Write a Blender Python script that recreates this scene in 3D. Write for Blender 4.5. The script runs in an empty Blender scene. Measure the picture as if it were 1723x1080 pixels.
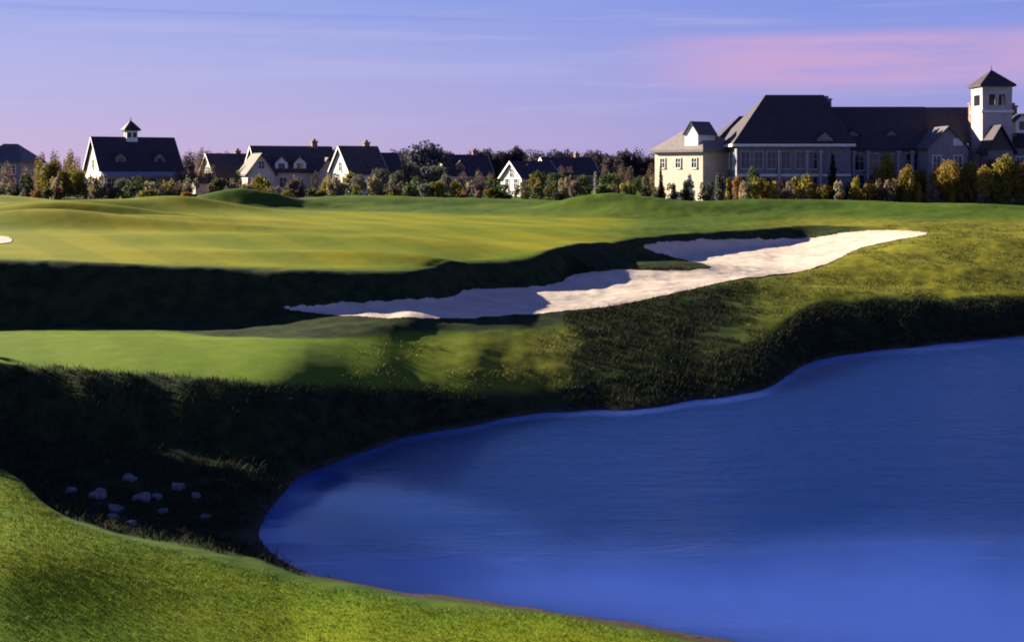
import bpy, math, random
import numpy as np
from mathutils import Vector, Matrix

random.seed(7); rng = np.random.default_rng(7)
R = math.radians
S = bpy.context.scene
COL = S.collection
W, Hh, F, YH, HC = 1723.0, 1080.0, 2080.0, 285.0, 9.0      # picture size, focal length in pixels, horizon row, eye height above the water
SUN_AZ, SUN_EL = R(-57), R(17.5)
EXPO = 2.05
K = 2.0 ** EXPO

# ---------------------------------------------------------------- helpers: nodes and materials
def new_mat(name):
    m = bpy.data.materials.new(name); m.use_nodes = True
    nt = m.node_tree; b = nt.nodes['Principled BSDF']
    return m, nt, b
def N(nt, t, **kw):
    n = nt.nodes.new(t)
    for k, v in kw.items():
        if hasattr(n, k): setattr(n, k, v)
    return n
def L(nt, a, b): nt.links.new(a, b)
def noise(nt, vec, scale, detail=4, rough=.55):
    n = N(nt, 'ShaderNodeTexNoise'); n.inputs['Scale'].default_value = scale
    n.inputs['Detail'].default_value = detail; n.inputs['Roughness'].default_value = rough
    if vec is not None: L(nt, vec, n.inputs['Vector'])
    return n.outputs['Fac']
def mapping(nt, vec, sc):
    n = N(nt, 'ShaderNodeMapping'); n.inputs['Scale'].default_value = sc; L(nt, vec, n.inputs['Vector']); return n.outputs['Vector']
def rampf(nt, fac, a, b, lo=0., hi=1.):
    n = N(nt, 'ShaderNodeMapRange'); n.interpolation_type = 'SMOOTHSTEP'
    for i, v in zip((1, 2, 3, 4), (a, b, lo, hi)): n.inputs[i].default_value = v
    L(nt, fac, n.inputs[0]); return n.outputs[0]
def mix(nt, fac, a, b, blend='MIX'):
    n = N(nt, 'ShaderNodeMix'); n.data_type = 'RGBA'; n.blend_type = blend
    for i, v in ((0, fac), (6, a), (7, b)):
        if hasattr(v, 'default_value') or hasattr(v, 'is_linked'): L(nt, v, n.inputs[i])
        elif i == 0: n.inputs[i].default_value = v
        else: n.inputs[i].default_value = (*v, 1)
    return n.outputs[2]
def math_(nt, op, a, b=None):
    n = N(nt, 'ShaderNodeMath'); n.operation = op
    for i, v in ((0, a), (1, b)):
        if v is None: continue
        if hasattr(v, 'is_linked'): L(nt, v, n.inputs[i])
        else: n.inputs[i].default_value = v
    return n.outputs[0]
def bump(nt, h, b, strength, dist):
    n = N(nt, 'ShaderNodeBump'); n.inputs['Strength'].default_value = strength; n.inputs['Distance'].default_value = dist
    L(nt, h, n.inputs['Height']); L(nt, n.outputs['Normal'], b.inputs['Normal'])

def plain(name, col, rough=.8, var=.25, scale=1.2, stretch=(1, 1, 1), spec=.3, course=None):
    """a painted or mineral surface: base colour with weathering, optional horizontal courses (boards, slates)"""
    m, nt, b = new_mat(name)
    v = mapping(nt, N(nt, 'ShaderNodeTexCoord').outputs['Object'], stretch)
    n1 = noise(nt, v, scale, 5); n2 = noise(nt, v, scale * 7, 3)
    f = math_(nt, 'ADD', math_(nt, 'MULTIPLY', n1, .65), math_(nt, 'MULTIPLY', n2, .35))
    lo = tuple(c * (1 - var) for c in col); hi = tuple(min(1, c * (1 + var)) for c in col)
    c = mix(nt, rampf(nt, f, .3, .7), lo, hi)
    if course:
        w = N(nt, 'ShaderNodeTexWave'); w.wave_type = 'BANDS'; w.bands_direction = 'Z'; w.wave_profile = 'SAW'
        w.inputs['Scale'].default_value = course; w.inputs['Distortion'].default_value = .4
        L(nt, N(nt, 'ShaderNodeTexCoord').outputs['Object'], w.inputs['Vector'])
        bump(nt, w.outputs['Fac'], b, .5, .05)
    L(nt, c, b.inputs['Base Color']); b.inputs['Roughness'].default_value = rough
    b.inputs['Specular IOR Level'].default_value = spec
    return m

def leafmat(name, ca, cb, cc=None):
    """foliage: two tones in clumps, plus a tone that changes from plant to plant"""
    m, nt, b = new_mat(name)
    g = N(nt, 'ShaderNodeNewGeometry'); oi = N(nt, 'ShaderNodeObjectInfo')
    c = mix(nt, rampf(nt, noise(nt, g.outputs['Position'], .9, 3), .38, .62), ca, cb)
    c = mix(nt, rampf(nt, g.outputs['Random Per Island'], .55, 1., 0, .7), c, cc or cb)
    sc = rampf(nt, oi.outputs['Random'], 0, 1, .72, 1.28)
    vm = N(nt, 'ShaderNodeVectorMath'); vm.operation = 'SCALE'; L(nt, c, vm.inputs[0]); L(nt, sc, vm.inputs['Scale'])
    L(nt, vm.outputs[0], b.inputs['Base Color']); b.inputs['Roughness'].default_value = .75
    b.inputs['Specular IOR Level'].default_value = .2
    tr = N(nt, 'ShaderNodeBsdfTranslucent'); L(nt, vm.outputs[0], tr.inputs['Color'])
    ms = N(nt, 'ShaderNodeMixShader'); ms.inputs[0].default_value = .38
    L(nt, b.outputs[0], ms.inputs[1]); L(nt, tr.outputs[0], ms.inputs[2])
    L(nt, ms.outputs[0], nt.nodes['Material Output'].inputs['Surface'])
    return m

# ---------------------------------------------------------------- helpers: meshes
class MB:
    def __init__(s): s.v = []; s.f = []
    def add(s, vs, fs):
        o = len(s.v); s.v += [tuple(p) for p in vs]; s.f += [tuple(i + o for i in f) for f in fs]; return s
    def box(s, x0, x1, y0, y1, z0, z1):
        return s.add([(x0,y0,z0),(x1,y0,z0),(x1,y1,z0),(x0,y1,z0),(x0,y0,z1),(x1,y0,z1),(x1,y1,z1),(x0,y1,z1)],
                     [(3,2,1,0),(4,5,6,7),(0,1,5,4),(1,2,6,5),(2,3,7,6),(3,0,4,7)])
    def cyl(s, x, y, z0, z1, r0, r1, n=10):
        a = [2*math.pi*i/n for i in range(n)]
        vs = [(x+r0*math.cos(t), y+r0*math.sin(t), z0) for t in a] + [(x+r1*math.cos(t), y+r1*math.sin(t), z1) for t in a]
        return s.add(vs, [(i, (i+1)%n, n+(i+1)%n, n+i) for i in range(n)] + [tuple(range(n-1,-1,-1)), tuple(range(n, 2*n))])
    def tube(s, p, q, r0, r1, n=6):
        p, q = Vector(p), Vector(q); d = (q-p).normalized()
        u = d.orthogonal().normalized(); w = d.cross(u); a = [2*math.pi*i/n for i in range(n)]
        vs = [p + (u*math.cos(t)+w*math.sin(t))*r0 for t in a] + [q + (u*math.cos(t)+w*math.sin(t))*r1 for t in a]
        return s.add(vs, [(i, (i+1)%n, n+(i+1)%n, n+i) for i in range(n)] + [tuple(range(n-1,-1,-1)), tuple(range(n, 2*n))])
    def hip(s, x0, x1, y0, y1, ze, ridge, t=.22):
        """solid roof over an eave rectangle; ridge = two points (x, y, z)"""
        (ax, ay, az), (bx, by, bz) = ridge
        if abs(ay-by) < 1e-6 or abs(bx-ax) > abs(by-ay):
            vs = [(x0,y0,ze-t),(x1,y0,ze-t),(x1,y1,ze-t),(x0,y1,ze-t),(x0,y0,ze),(x1,y0,ze),(x1,y1,ze),(x0,y1,ze),(ax,ay,az),(bx,by,bz)]
            fs = [(3,2,1,0),(0,1,5,4),(1,2,6,5),(2,3,7,6),(3,0,4,7),(4,5,9,8),(5,6,9),(6,7,8,9),(7,4,8)]
        else:
            vs = [(x0,y0,ze-t),(x1,y0,ze-t),(x1,y1,ze-t),(x0,y1,ze-t),(x0,y0,ze),(x1,y0,ze),(x1,y1,ze),(x0,y1,ze),(ax,ay,az),(bx,by,bz)]
            fs = [(3,2,1,0),(0,1,5,4),(1,2,6,5),(2,3,7,6),(3,0,4,7),(4,5,8),(5,6,9,8),(6,7,9),(7,4,8,9)]
        return s.add(vs, fs)
    def gable_wall(s, x0, x1, y0, y1, z0, ze, zr, axis='x'):
        """solid walls with triangular ends; ridge runs along axis"""
        if axis == 'x':
            ym = (y0+y1)/2
            e = lambda x: [(x,y0,z0),(x,y1,z0),(x,y1,ze),(x,ym,zr),(x,y0,ze)]
            vs = e(x0) + e(x1)
        else:
            xm = (x0+x1)/2
            e = lambda y: [(x1,y,z0),(x0,y,z0),(x0,y,ze),(xm,y,zr),(x1,y,ze)]
            vs = e(y0) + e(y1)
        return s.add(vs, [(4,3,2,1,0),(5,6,7,8,9)] + [(i,(i+1)%5,5+(i+1)%5,5+i) for i in range(5)])
    def gable_roof(s, x0, x1, y0, y1, ze, zr, axis='x', t=.2, ov=.35):
        """two sloping slabs that meet in a ridge, overhanging by ov"""
        if axis == 'x':
            ym = (y0+y1)/2; sl = (zr-ze)/(ym-y0); x0 -= ov; x1 += ov
            pr = [(y0-ov, ze-sl*ov),(ym,zr),(y1+ov, ze-sl*ov),(y1+ov, ze-sl*ov+t),(ym,zr+t),(y0-ov, ze-sl*ov+t)]
            vs = [(x0,a,b) for a,b in pr] + [(x1,a,b) for a,b in pr]
        else:
            xm = (x0+x1)/2; sl = (zr-ze)/(xm-x0); y0 -= ov; y1 += ov
            pr = [(x1+ov, ze-sl*ov),(xm,zr),(x0-ov, ze-sl*ov),(x0-ov, ze-sl*ov+t),(xm,zr+t),(x1+ov, ze-sl*ov+t)]
            vs = [(a,y0,b) for a,b in pr] + [(a,y1,b) for a,b in pr]
        return s.add(vs, [(0,5,4,1),(1,4,3,2),(6,7,10,11),(7,8,9,10)] + [(i,6+i,6+(i+1)%6,(i+1)%6) for i in range(6)])
    def xf(s, M):
        s.v = [tuple(M @ Vector(p)) for p in s.v]; return s
    def build(s, name, mat, parent=None, loc=(0,0,0), rz=0.):
        me = bpy.data.meshes.new(name); me.from_pydata(s.v, [], s.f); me.update()
        import bmesh
        bm = bmesh.new(); bm.from_mesh(me); bmesh.ops.recalc_face_normals(bm, faces=bm.faces); bm.to_mesh(me); bm.free()
        me.materials.append(mat)
        o = bpy.data.objects.new(name, me); COL.objects.link(o); o.parent = parent
        o.location = loc; o.rotation_euler = (0,0,rz)
        return o
def np_mesh(name, verts, faces, mat, smooth=False):
    me = bpy.data.meshes.new(name); nf, k = faces.shape
    me.vertices.add(len(verts)); me.vertices.foreach_set('co', np.ascontiguousarray(verts, np.float32).ravel())
    me.loops.add(nf*k); me.loops.foreach_set('vertex_index', np.ascontiguousarray(faces, np.int32).ravel())
    me.polygons.add(nf); me.polygons.foreach_set('loop_start', np.arange(0, nf*k, k, dtype=np.int32))
    try: me.polygons.foreach_set('loop_total', np.full(nf, k, np.int32))
    except Exception: pass
    if smooth: me.polygons.foreach_set('use_smooth', np.ones(nf, bool))
    me.update(calc_edges=True); me.validate()
    me.materials.append(mat); return me
def link(name, me, parent=None):
    o = bpy.data.objects.new(name, me); COL.objects.link(o); o.parent = parent; return o
def tag(o, label, cat, group=None):
    o['label'] = label; o['category'] = cat
    if group: o['group'] = group
    return o
def empty(name, loc, rz=0., label=None, cat=None, group=None):
    o = bpy.data.objects.new(name, None); COL.objects.link(o); o.location = loc; o.rotation_euler = (0,0,rz)
    o.empty_display_size = .3
    if label: tag(o, label, cat, group)
    return o

# ---------------------------------------------------------------- terrain
# feature lines of the land: near ground, near edge, near shore, pond bed, far shore, bank top, strip back, hollow, foot of the face, lip, far end of the green
PX = [-900, -200, 0, 100, 200, 430, 500, 600, 700, 800, 900, 1100, 1260, 1312, 1350, 1560, 1723, 2100, 2700]
ROWS = [
 [(18,1.3),(32.5,1.3),(34.3,.8),(35,.6),(36,.7),(40.6,2.7),(47,2.9),(49,3.0),(50.5,3.2),(54,6.2),(125,5.2)],
 [(18,1.2),(32.8,1.2),(34.4,.7),(35,.5),(37.2,.7),(40.5,2.6),(47,2.7),(49.6,2.4),(52.1,2.5),(55.5,5.1),(125,5.0)],
 [(18.6,1.1),(32.8,1.15),(34.3,.65),(35,.5),(37.2,.7),(40.5,2.55),(47,2.65),(49.6,2.35),(52.1,2.45),(55.5,4.95),(125,5.0)],
 [(19,.95),(28.8,.78),(30.5,.5),(33,.4),(37,.68),(40.2,2.52),(47,2.65),(49.6,2.35),(52.1,2.45),(55.5,4.85),(125,5.0)],
 [(19.2,.8),(27.6,.6),(29,.4),(32,.35),(36.6,.65),(39.8,2.5),(47,2.65),(49.6,2.35),(52.2,2.45),(55.6,4.72),(125,5.0)],
 [(19.8,.6),(27,.33),(28.6,.13),(30,.08),(35.7,.55),(38.7,2.3),(46.5,2.55),(49.2,2.35),(53.6,2.55),(56.6,4.4),(122,5.0)],
 [(20.1,.5),(26.5,.22),(27.7,0),(32,-.5),(36.3,0),(39.8,2.05),(46.8,2.5),(50,2.45),(54,2.7),(57,4.35),(121,4.95)],
 [(20.3,.6),(25.8,.25),(27,0),(32.5,-.7),(39,0),(42.2,1.55),(48.2,2.2),(51,2.5),(55,2.85),(57.8,4.25),(120,4.95)],
 [(20.5,.55),(25,.25),(26.2,0),(33,-.8),(41.6,0),(44.4,1.0),(50.5,2.1),(52.3,2.5),(56,2.9),(59.2,4.12),(118,4.9)],
 [(20.7,.5),(24.8,.22),(25.8,0),(34,-.8),(43.6,0),(45.3,.8),(52,2.0),(57,2.35),(63.5,2.6),(67.3,3.9),(115,4.85)],
 [(20.8,.45),(24.5,.2),(25.3,0),(35,-.8),(45.7,0),(47,.6),(54.5,1.8),(60.5,2.3),(66,2.5),(70,3.95),(112,4.8)],
 [(20.8,.3),(23.5,.15),(24.4,0),(36,-.8),(46.8,0),(50.5,.85),(58.7,1.8),(65,2.3),(83,2.75),(88,4.2),(112,4.6)],
 [(20.2,.2),(22.6,.12),(23.4,0),(36,-.8),(49.3,0),(56,1.1),(66,2.05),(71,2.5),(93,3.05),(98,4.25),(115,4.7)],
 [(20.1,.2),(22.3,.12),(23.1,0),(36,-.8),(51.3,0),(59,1.25),(67.5,2.1),(73,2.55),(96,3.1),(101,4.3),(116,4.7)],
 [(20,.15),(22,.1),(22.8,0),(38,-.8),(57.9,0),(66,1.75),(70,2.1),(75,2.6),(99,3.2),(104,4.3),(118,4.75)],
 [(19,.1),(20.5,.06),(21.5,0),(40,-.8),(63.5,0),(69,1.6),(76,2.4),(83,3.2),(90,4.0),(96,4.4),(120,4.9)],
 [(18,.1),(19.5,.06),(20.5,0),(40,-.8),(66.9,0),(71,1.6),(77,2.4),(83,3.1),(90,3.9),(97,4.4),(122,4.9)],
 [(16,.1),(18,.06),(19,0),(38,-.6),(60,0),(66,1.6),(74,2.4),(82,3.1),(90,3.9),(97,4.4),(122,4.9)],
 [(16,.9),(18,.9),(19,.8),(38,.6),(50,.9),(60,1.6),(70,2.4),(80,3.1),(90,3.9),(97,4.4),(122,4.9)]]
TAIL = [(143,5.25),(180,5.3),(260,5.5),(500,6.0),(3500,7.0)]
gx = np.concatenate([np.arange(-2600,-120,40.), np.arange(-120,1844,4.), np.arange(1844,4300,40.)])
gl = np.concatenate([np.linspace(math.log(6), math.log(15), 30)[:-1], np.linspace(math.log(15), math.log(130), 560)[:-1],
                     np.linspace(math.log(130), math.log(260), 60)[:-1], np.linspace(math.log(260), math.log(3400), 50)])
gY = np.exp(gl)
def pchip(x, y, q):
    h = np.diff(x); d = np.diff(y)/h; m = np.zeros_like(y)
    m[0], m[-1] = d[0], d[-1]
    for i in range(1, len(x)-1):
        if d[i-1]*d[i] > 0:
            w1, w2 = 2*h[i]+h[i-1], h[i]+2*h[i-1]; m[i] = (w1+w2)/(w1/d[i-1]+w2/d[i])
    k = np.clip(np.searchsorted(x, q)-1, 0, len(x)-2); t = (q-x[k])/h[k]
    return ((2*t**3-3*t**2+1)*y[k] + (t**3-2*t**2+t)*h[k]*m[k] + (-2*t**3+3*t**2)*y[k+1] + (t**3-t**2)*h[k]*m[k+1])
RO = np.array(ROWS)                                     # columns x lines x 2
def gsm(a, s):
    k = np.exp(-.5*(np.arange(-3*s,3*s+1)/s)**2); k /= k.sum()
    return np.convolve(np.pad(a, 3*s, mode='edge'), k, mode='valid')
fx = np.arange(-2600, 4300, 4.)
NOD = np.zeros((len(fx), RO.shape[1], 2))
for k in range(RO.shape[1]):
    for c in range(2):
        NOD[:, k, c] = gsm(np.interp(fx, PX, RO[:, k, c]), 5)
# the lines wander a little, as ground does
for k in range(RO.shape[1]):
    ph = rng.uniform(0, 6.28, 4)
    wig = sum(a*np.sin(fx/p+q) for a, p, q in zip((.004,.003,.002,.0015), (90,43,24,13), ph))
    NOD[:, k, 0] *= 1 + wig*(1.1 if k in (4,5) else .35 if k in (8,9) else .7)
def vnoise(x, y, seed=0):
    xi, yi = np.floor(x).astype(int), np.floor(y).astype(int); fx_, fy_ = x-xi, y-yi
    fx_ = fx_*fx_*(3-2*fx_); fy_ = fy_*fy_*(3-2*fy_)
    def h(a, b):
        n = (a*374761393 + b*668265263 + seed*974711) & 0x7fffffff
        n = ((n ^ (n >> 13))*1274126177) & 0x7fffffff
        return ((n ^ (n >> 16)) & 0xffff)/65535.
    return (h(xi,yi)*(1-fx_)+h(xi+1,yi)*fx_)*(1-fy_) + (h(xi,yi+1)*(1-fx_)+h(xi+1,yi+1)*fx_)*fy_ - .5
def fbm(x, y, o=4, seed=0): return sum(vnoise(x*2**i, y*2**i, seed+i)/2**i for i in range(o))
Z = np.zeros((len(gx), len(gY))); LN = np.zeros((len(gx), RO.shape[1]))
for i, p in enumerate(gx):
    j = min(len(fx)-1, max(0, int(round((p+2600)/4))))
    nd = NOD[j]; wt = float(np.clip((p-480)/160, 0, 1)); ey = nd[3,0]*.17+nd[4,0]*.83; ez = (1-wt)*(nd[3,1]*.17+nd[4,1]*.83) + wt*min(nd[3,1]*.95, nd[3,1]*.17+nd[4,1]*.83)
    nodes = [(5., nd[0,1]+.2)] + [tuple(n) for n in nd[:4]] + [(ey, ez)] + [tuple(n) for n in nd[4:]] + TAIL
    x = np.array([n[0] for n in nodes]); y = np.array([n[1] for n in nodes]); LN[i] = nd[:,0]
    Z[i] = pchip(x, y, gY)
XX = (gx[:,None]-W/2)/F*gY[None,:]; YY = np.broadcast_to(gY[None,:], XX.shape)
# mounds beyond the green and round the bunkers: picture column, distance, height, half widths
MOUNDS = [(405,126,1.9,4.2,2.2),(300,116,1.4,5,2),(150,112,1.1,7,2.0),(40,98,1.0,5,1.9),(190,98,.9,5,1.6),(90,86,.8,5,1.6),(300,84,.5,6,1.5),(-60,120,1.6,9,5),(20,84,.6,6,2.2),(230,92,.7,7,2.0),
          (1010,121,1.5,4.2,2.4),(1120,117,.8,5,3),(560,133,.8,7,4),(780,135,.6,8,4),(1240,122,.9,7,4),(1420,126,.7,8,4),(1640,118,.8,8,4),
          (1110,76,.75,3.6,2.6),(1010,72,.35,2.4,1.6),(1500,80,.5,4,2.5),(1660,86,.6,5,3),(1350,69,.35,5,1.5),(1600,76,.35,3,1.5),
          (620,64,.35,7,1.4),(500,75,.4,10,2.5),(760,90,.25,12,4),(110,26,.25,2,2),(40,24,.25,2,1.5)]
for px, y0, h, sx, sy in MOUNDS:
    x0 = (px-W/2)/F*y0
    Z += h*np.exp(-.5*((XX-x0)/sx)**2 - .5*((YY-y0)/sy)**2)
far = np.clip((YY-15)/40, .25, 1.6)
NOISE_AMP = np.where(YY < 400, .10*far*fbm(XX/4., YY/4., 4, 3) + .05*fbm(XX/.9, YY/.9, 3, 11), 0)*np.clip(np.abs(Z)*3, .25, 1)
# zones: a weight map of what grows where (mown turf, native bank growth with painted shade, olive rough)
def sst(a, b, x): t = np.clip((x-a)/(b-a), 0, 1); return t*t*(3-2*t)
wob = fbm(XX/6, YY/6, 3, 21)*3
ln = lambda k: LN[:,k][:,None]
off6 = 3.9 - 3.1*np.clip((np.broadcast_to(gx[:,None], XX.shape)-300)/170, 0, 1)
PXg = np.broadcast_to(gx[:,None], XX.shape)
mown = (sst(0,1.5,YY+wob*.3-ln(9)-.3)*(1-sst(-6,2,YY+wob-ln(10)+0*XX))*(1-sst(960,1120,PXg+wob*12)))
strip = sst(-.2,.9,YY+wob*.15-ln(5))*(1-sst(-.5,.6,YY+wob*.15-ln(6)-off6))*(1-sst(560,980,PXg))
fore = 1-sst(-.9,.3,YY+wob*.25-ln(1)+.2)
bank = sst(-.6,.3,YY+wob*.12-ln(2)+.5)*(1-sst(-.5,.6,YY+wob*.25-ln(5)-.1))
bank = np.maximum(bank, sst(-.4,.5,YY+wob*.15-ln(6)-off6)*(1-sst(-.2,.9,YY+wob*.15-ln(9)+.5))*(1-sst(960,1080,PXg)))  # mown slope and hollow below the lip take the bank colour as painted shade
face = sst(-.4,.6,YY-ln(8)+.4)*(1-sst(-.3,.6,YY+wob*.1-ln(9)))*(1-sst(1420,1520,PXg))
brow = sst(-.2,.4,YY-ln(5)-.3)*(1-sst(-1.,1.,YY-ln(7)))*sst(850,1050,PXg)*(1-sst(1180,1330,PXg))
isl_shade = np.exp(-.5*((XX-(1110-W/2)/F*76)/3.4)**2 - .5*((YY-76)/2.4)**2)  # painted shade: the grass tongue in the sand gets the dark bank colour
bank = np.clip(np.maximum(np.maximum(bank, face), np.maximum(brow*.85, sst(.25,.5,isl_shade))), 0, 1)
olive = sst(1150,1420,PXg)*sst(-1,2,YY-ln(5))*(1-sst(2,14,YY-ln(9)))
olive = np.maximum(olive, sst(480,760,PXg)*(1-sst(900,1050,PXg))*sst(-.3,.5,YY-ln(5)+.5)*(1-sst(-1,1,YY-ln(6))))

Z += NOISE_AMP*(1-.75*np.clip(np.maximum(np.maximum(mown,fore),strip),0,1))
def mesh_ground():
    nx, ny = XX.shape
    v = np.stack([XX, YY, Z], -1).reshape(-1,3)
    i = np.arange(nx-1)[:,None]*ny + np.arange(ny-1)[None,:]; i = i.ravel()
    f = np.stack([i, i+ny, i+ny+1, i+1], -1)
    me = np_mesh('ground', v, f, ground_mat(), True)
    a = me.color_attributes.new('zone', 'FLOAT_COLOR', 'POINT')
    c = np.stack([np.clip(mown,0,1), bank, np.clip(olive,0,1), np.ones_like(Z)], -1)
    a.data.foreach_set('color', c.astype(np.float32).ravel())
    b = me.color_attributes.new('zone_near', 'FLOAT_COLOR', 'POINT')
    c = np.stack([np.clip(fore,0,1), np.clip(strip,0,1), 0*Z, np.ones_like(Z)], -1)
    b.data.foreach_set('color', c.astype(np.float32).ravel())
    o = link('ground', me); o['kind'] = 'structure'; return o
def ground_mat():
    m, nt, b = new_mat('turf')
    g = N(nt, 'ShaderNodeNewGeometry').outputs['Position']
    def zone(n):
        a = N(nt, 'ShaderNodeAttribute'); a.attribute_name = n; s = N(nt, 'ShaderNodeSeparateColor'); L(nt, a.outputs['Color'], s.inputs[0]); return s.outputs
    z1, z2 = zone('zone'), zone('zone_near')
    big = noise(nt, mapping(nt, g, (.25,.6,.25)), .35, 4); mid = noise(nt, g, 1.3, 5, .65); fine = noise(nt, g, 9, 6, .8)
    c = mix(nt, rampf(nt, big, .35, .65), (.040,.082,.010), (.075,.115,.013))                    # rough
    c = mix(nt, rampf(nt, mid, .5, .75, 0, .6), c, (.10,.118,.018))
    ol = mix(nt, rampf(nt, mid, .35, .65), (.120,.128,.014), (.200,.185,.018)); c = mix(nt, z1[2], c, ol)
    mw = mix(nt, rampf(nt, big, .38, .62), (.145,.175,.010), (.225,.205,.008)); mw = mix(nt, rampf(nt, mid, .5, .8, 0, .35), mw, (.13,.17,.025)); c = mix(nt, z1[0], c, mw)
    fo = mix(nt, rampf(nt, big, .36, .62), (.090,.165,.009), (.165,.200,.008)); fo = mix(nt, rampf(nt, mid, .48, .78, 0, .5), fo, (.08,.12,.014)); c = mix(nt, z2[0], c, fo)
    stp = mix(nt, rampf(nt, mid, .3, .7), (.095,.155,.010), (.130,.180,.016)); c = mix(nt, z2[1], c, stp)
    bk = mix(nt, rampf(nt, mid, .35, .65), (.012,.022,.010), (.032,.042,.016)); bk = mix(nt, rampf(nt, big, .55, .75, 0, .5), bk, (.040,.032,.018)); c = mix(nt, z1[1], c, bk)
    sx = N(nt, 'ShaderNodeSeparateXYZ'); L(nt, g, sx.inputs[0])          # nap left by the mower: broad passes leaning this way and that
    ps = math_(nt, 'SINE', math_(nt, 'ADD', math_(nt, 'MULTIPLY', math_(nt, 'ADD', sx.outputs[0], math_(nt, 'MULTIPLY', sx.outputs[1], .55)), 1.15), math_(nt, 'MULTIPLY', mid, 1.2)))
    nap = math_(nt, 'MULTIPLY', rampf(nt, ps, -.3, .3, 0, .30), math_(nt, 'MAXIMUM', z1[0], math_(nt, 'MAXIMUM', z2[1], z2[0])))
    c = mix(nt, nap, c, (.07,.115,.008))
    c = mix(nt, rampf(nt, fine, .25, .75, .0, .45), c, mix(nt, .55, c, (.02,.03,.008)))
    sp = N(nt, 'ShaderNodeSeparateXYZ'); L(nt, g, sp.inputs[0])
    zz = math_(nt, 'ADD', sp.outputs[2], math_(nt, 'MULTIPLY', math_(nt, 'SUBTRACT', mid, .5), .22))
    mud = mix(nt, rampf(nt, fine, .3, .7), (.020,.017,.014), (.075,.060,.046))
    c = mix(nt, rampf(nt, zz, .07, .16, 1, 0), c, mud)
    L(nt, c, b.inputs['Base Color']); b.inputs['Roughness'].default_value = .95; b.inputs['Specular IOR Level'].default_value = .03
    h = math_(nt, 'ADD', fine, math_(nt, 'MULTIPLY', mid, 2.))
    bump(nt, h, b, .15, .04)
    return m
def zat(px, Y):
    """height of the land at picture column px and distance Y"""
    px = np.clip(np.atleast_1d(np.asarray(px, float)), gx[0]+1e-3, gx[-1]-1e-3); q = np.log(np.clip(np.atleast_1d(np.asarray(Y, float)), 6.1, 3300))
    i = np.clip(np.searchsorted(gx, px)-1, 0, len(gx)-2); j = np.clip(np.searchsorted(gl, q)-1, 0, len(gl)-2)
    s = (px-gx[i])/(gx[i+1]-gx[i]); t = (q-gl[j])/(gl[j+1]-gl[j])
    return Z[i,j]*(1-s)*(1-t)+Z[i+1,j]*s*(1-t)+Z[i,j+1]*(1-s)*t+Z[i+1,j+1]*s*t
def zw(x, y): return float(zat(W/2 + F*x/y, y)[0])
def hit(px, py, y0=15., y1=3000.):
    """where the sight line through a picture point meets the land"""
    q = np.exp(np.arange(math.log(y0), math.log(y1), .0012)); zz = zat(np.full_like(q, px), q); ray = HC - (py-YH)/F*q
    k = np.argmax(zz >= ray); Y = q[k] if (zz >= ray).any() else y1
    return (px-W/2)/F*Y, Y, float(zat(px, Y)[0])
def xof(px, Y): return (px-W/2)/F*Y
def zof(py, Y): return HC - (py-YH)/F*Y

GROUND = mesh_ground()

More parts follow.
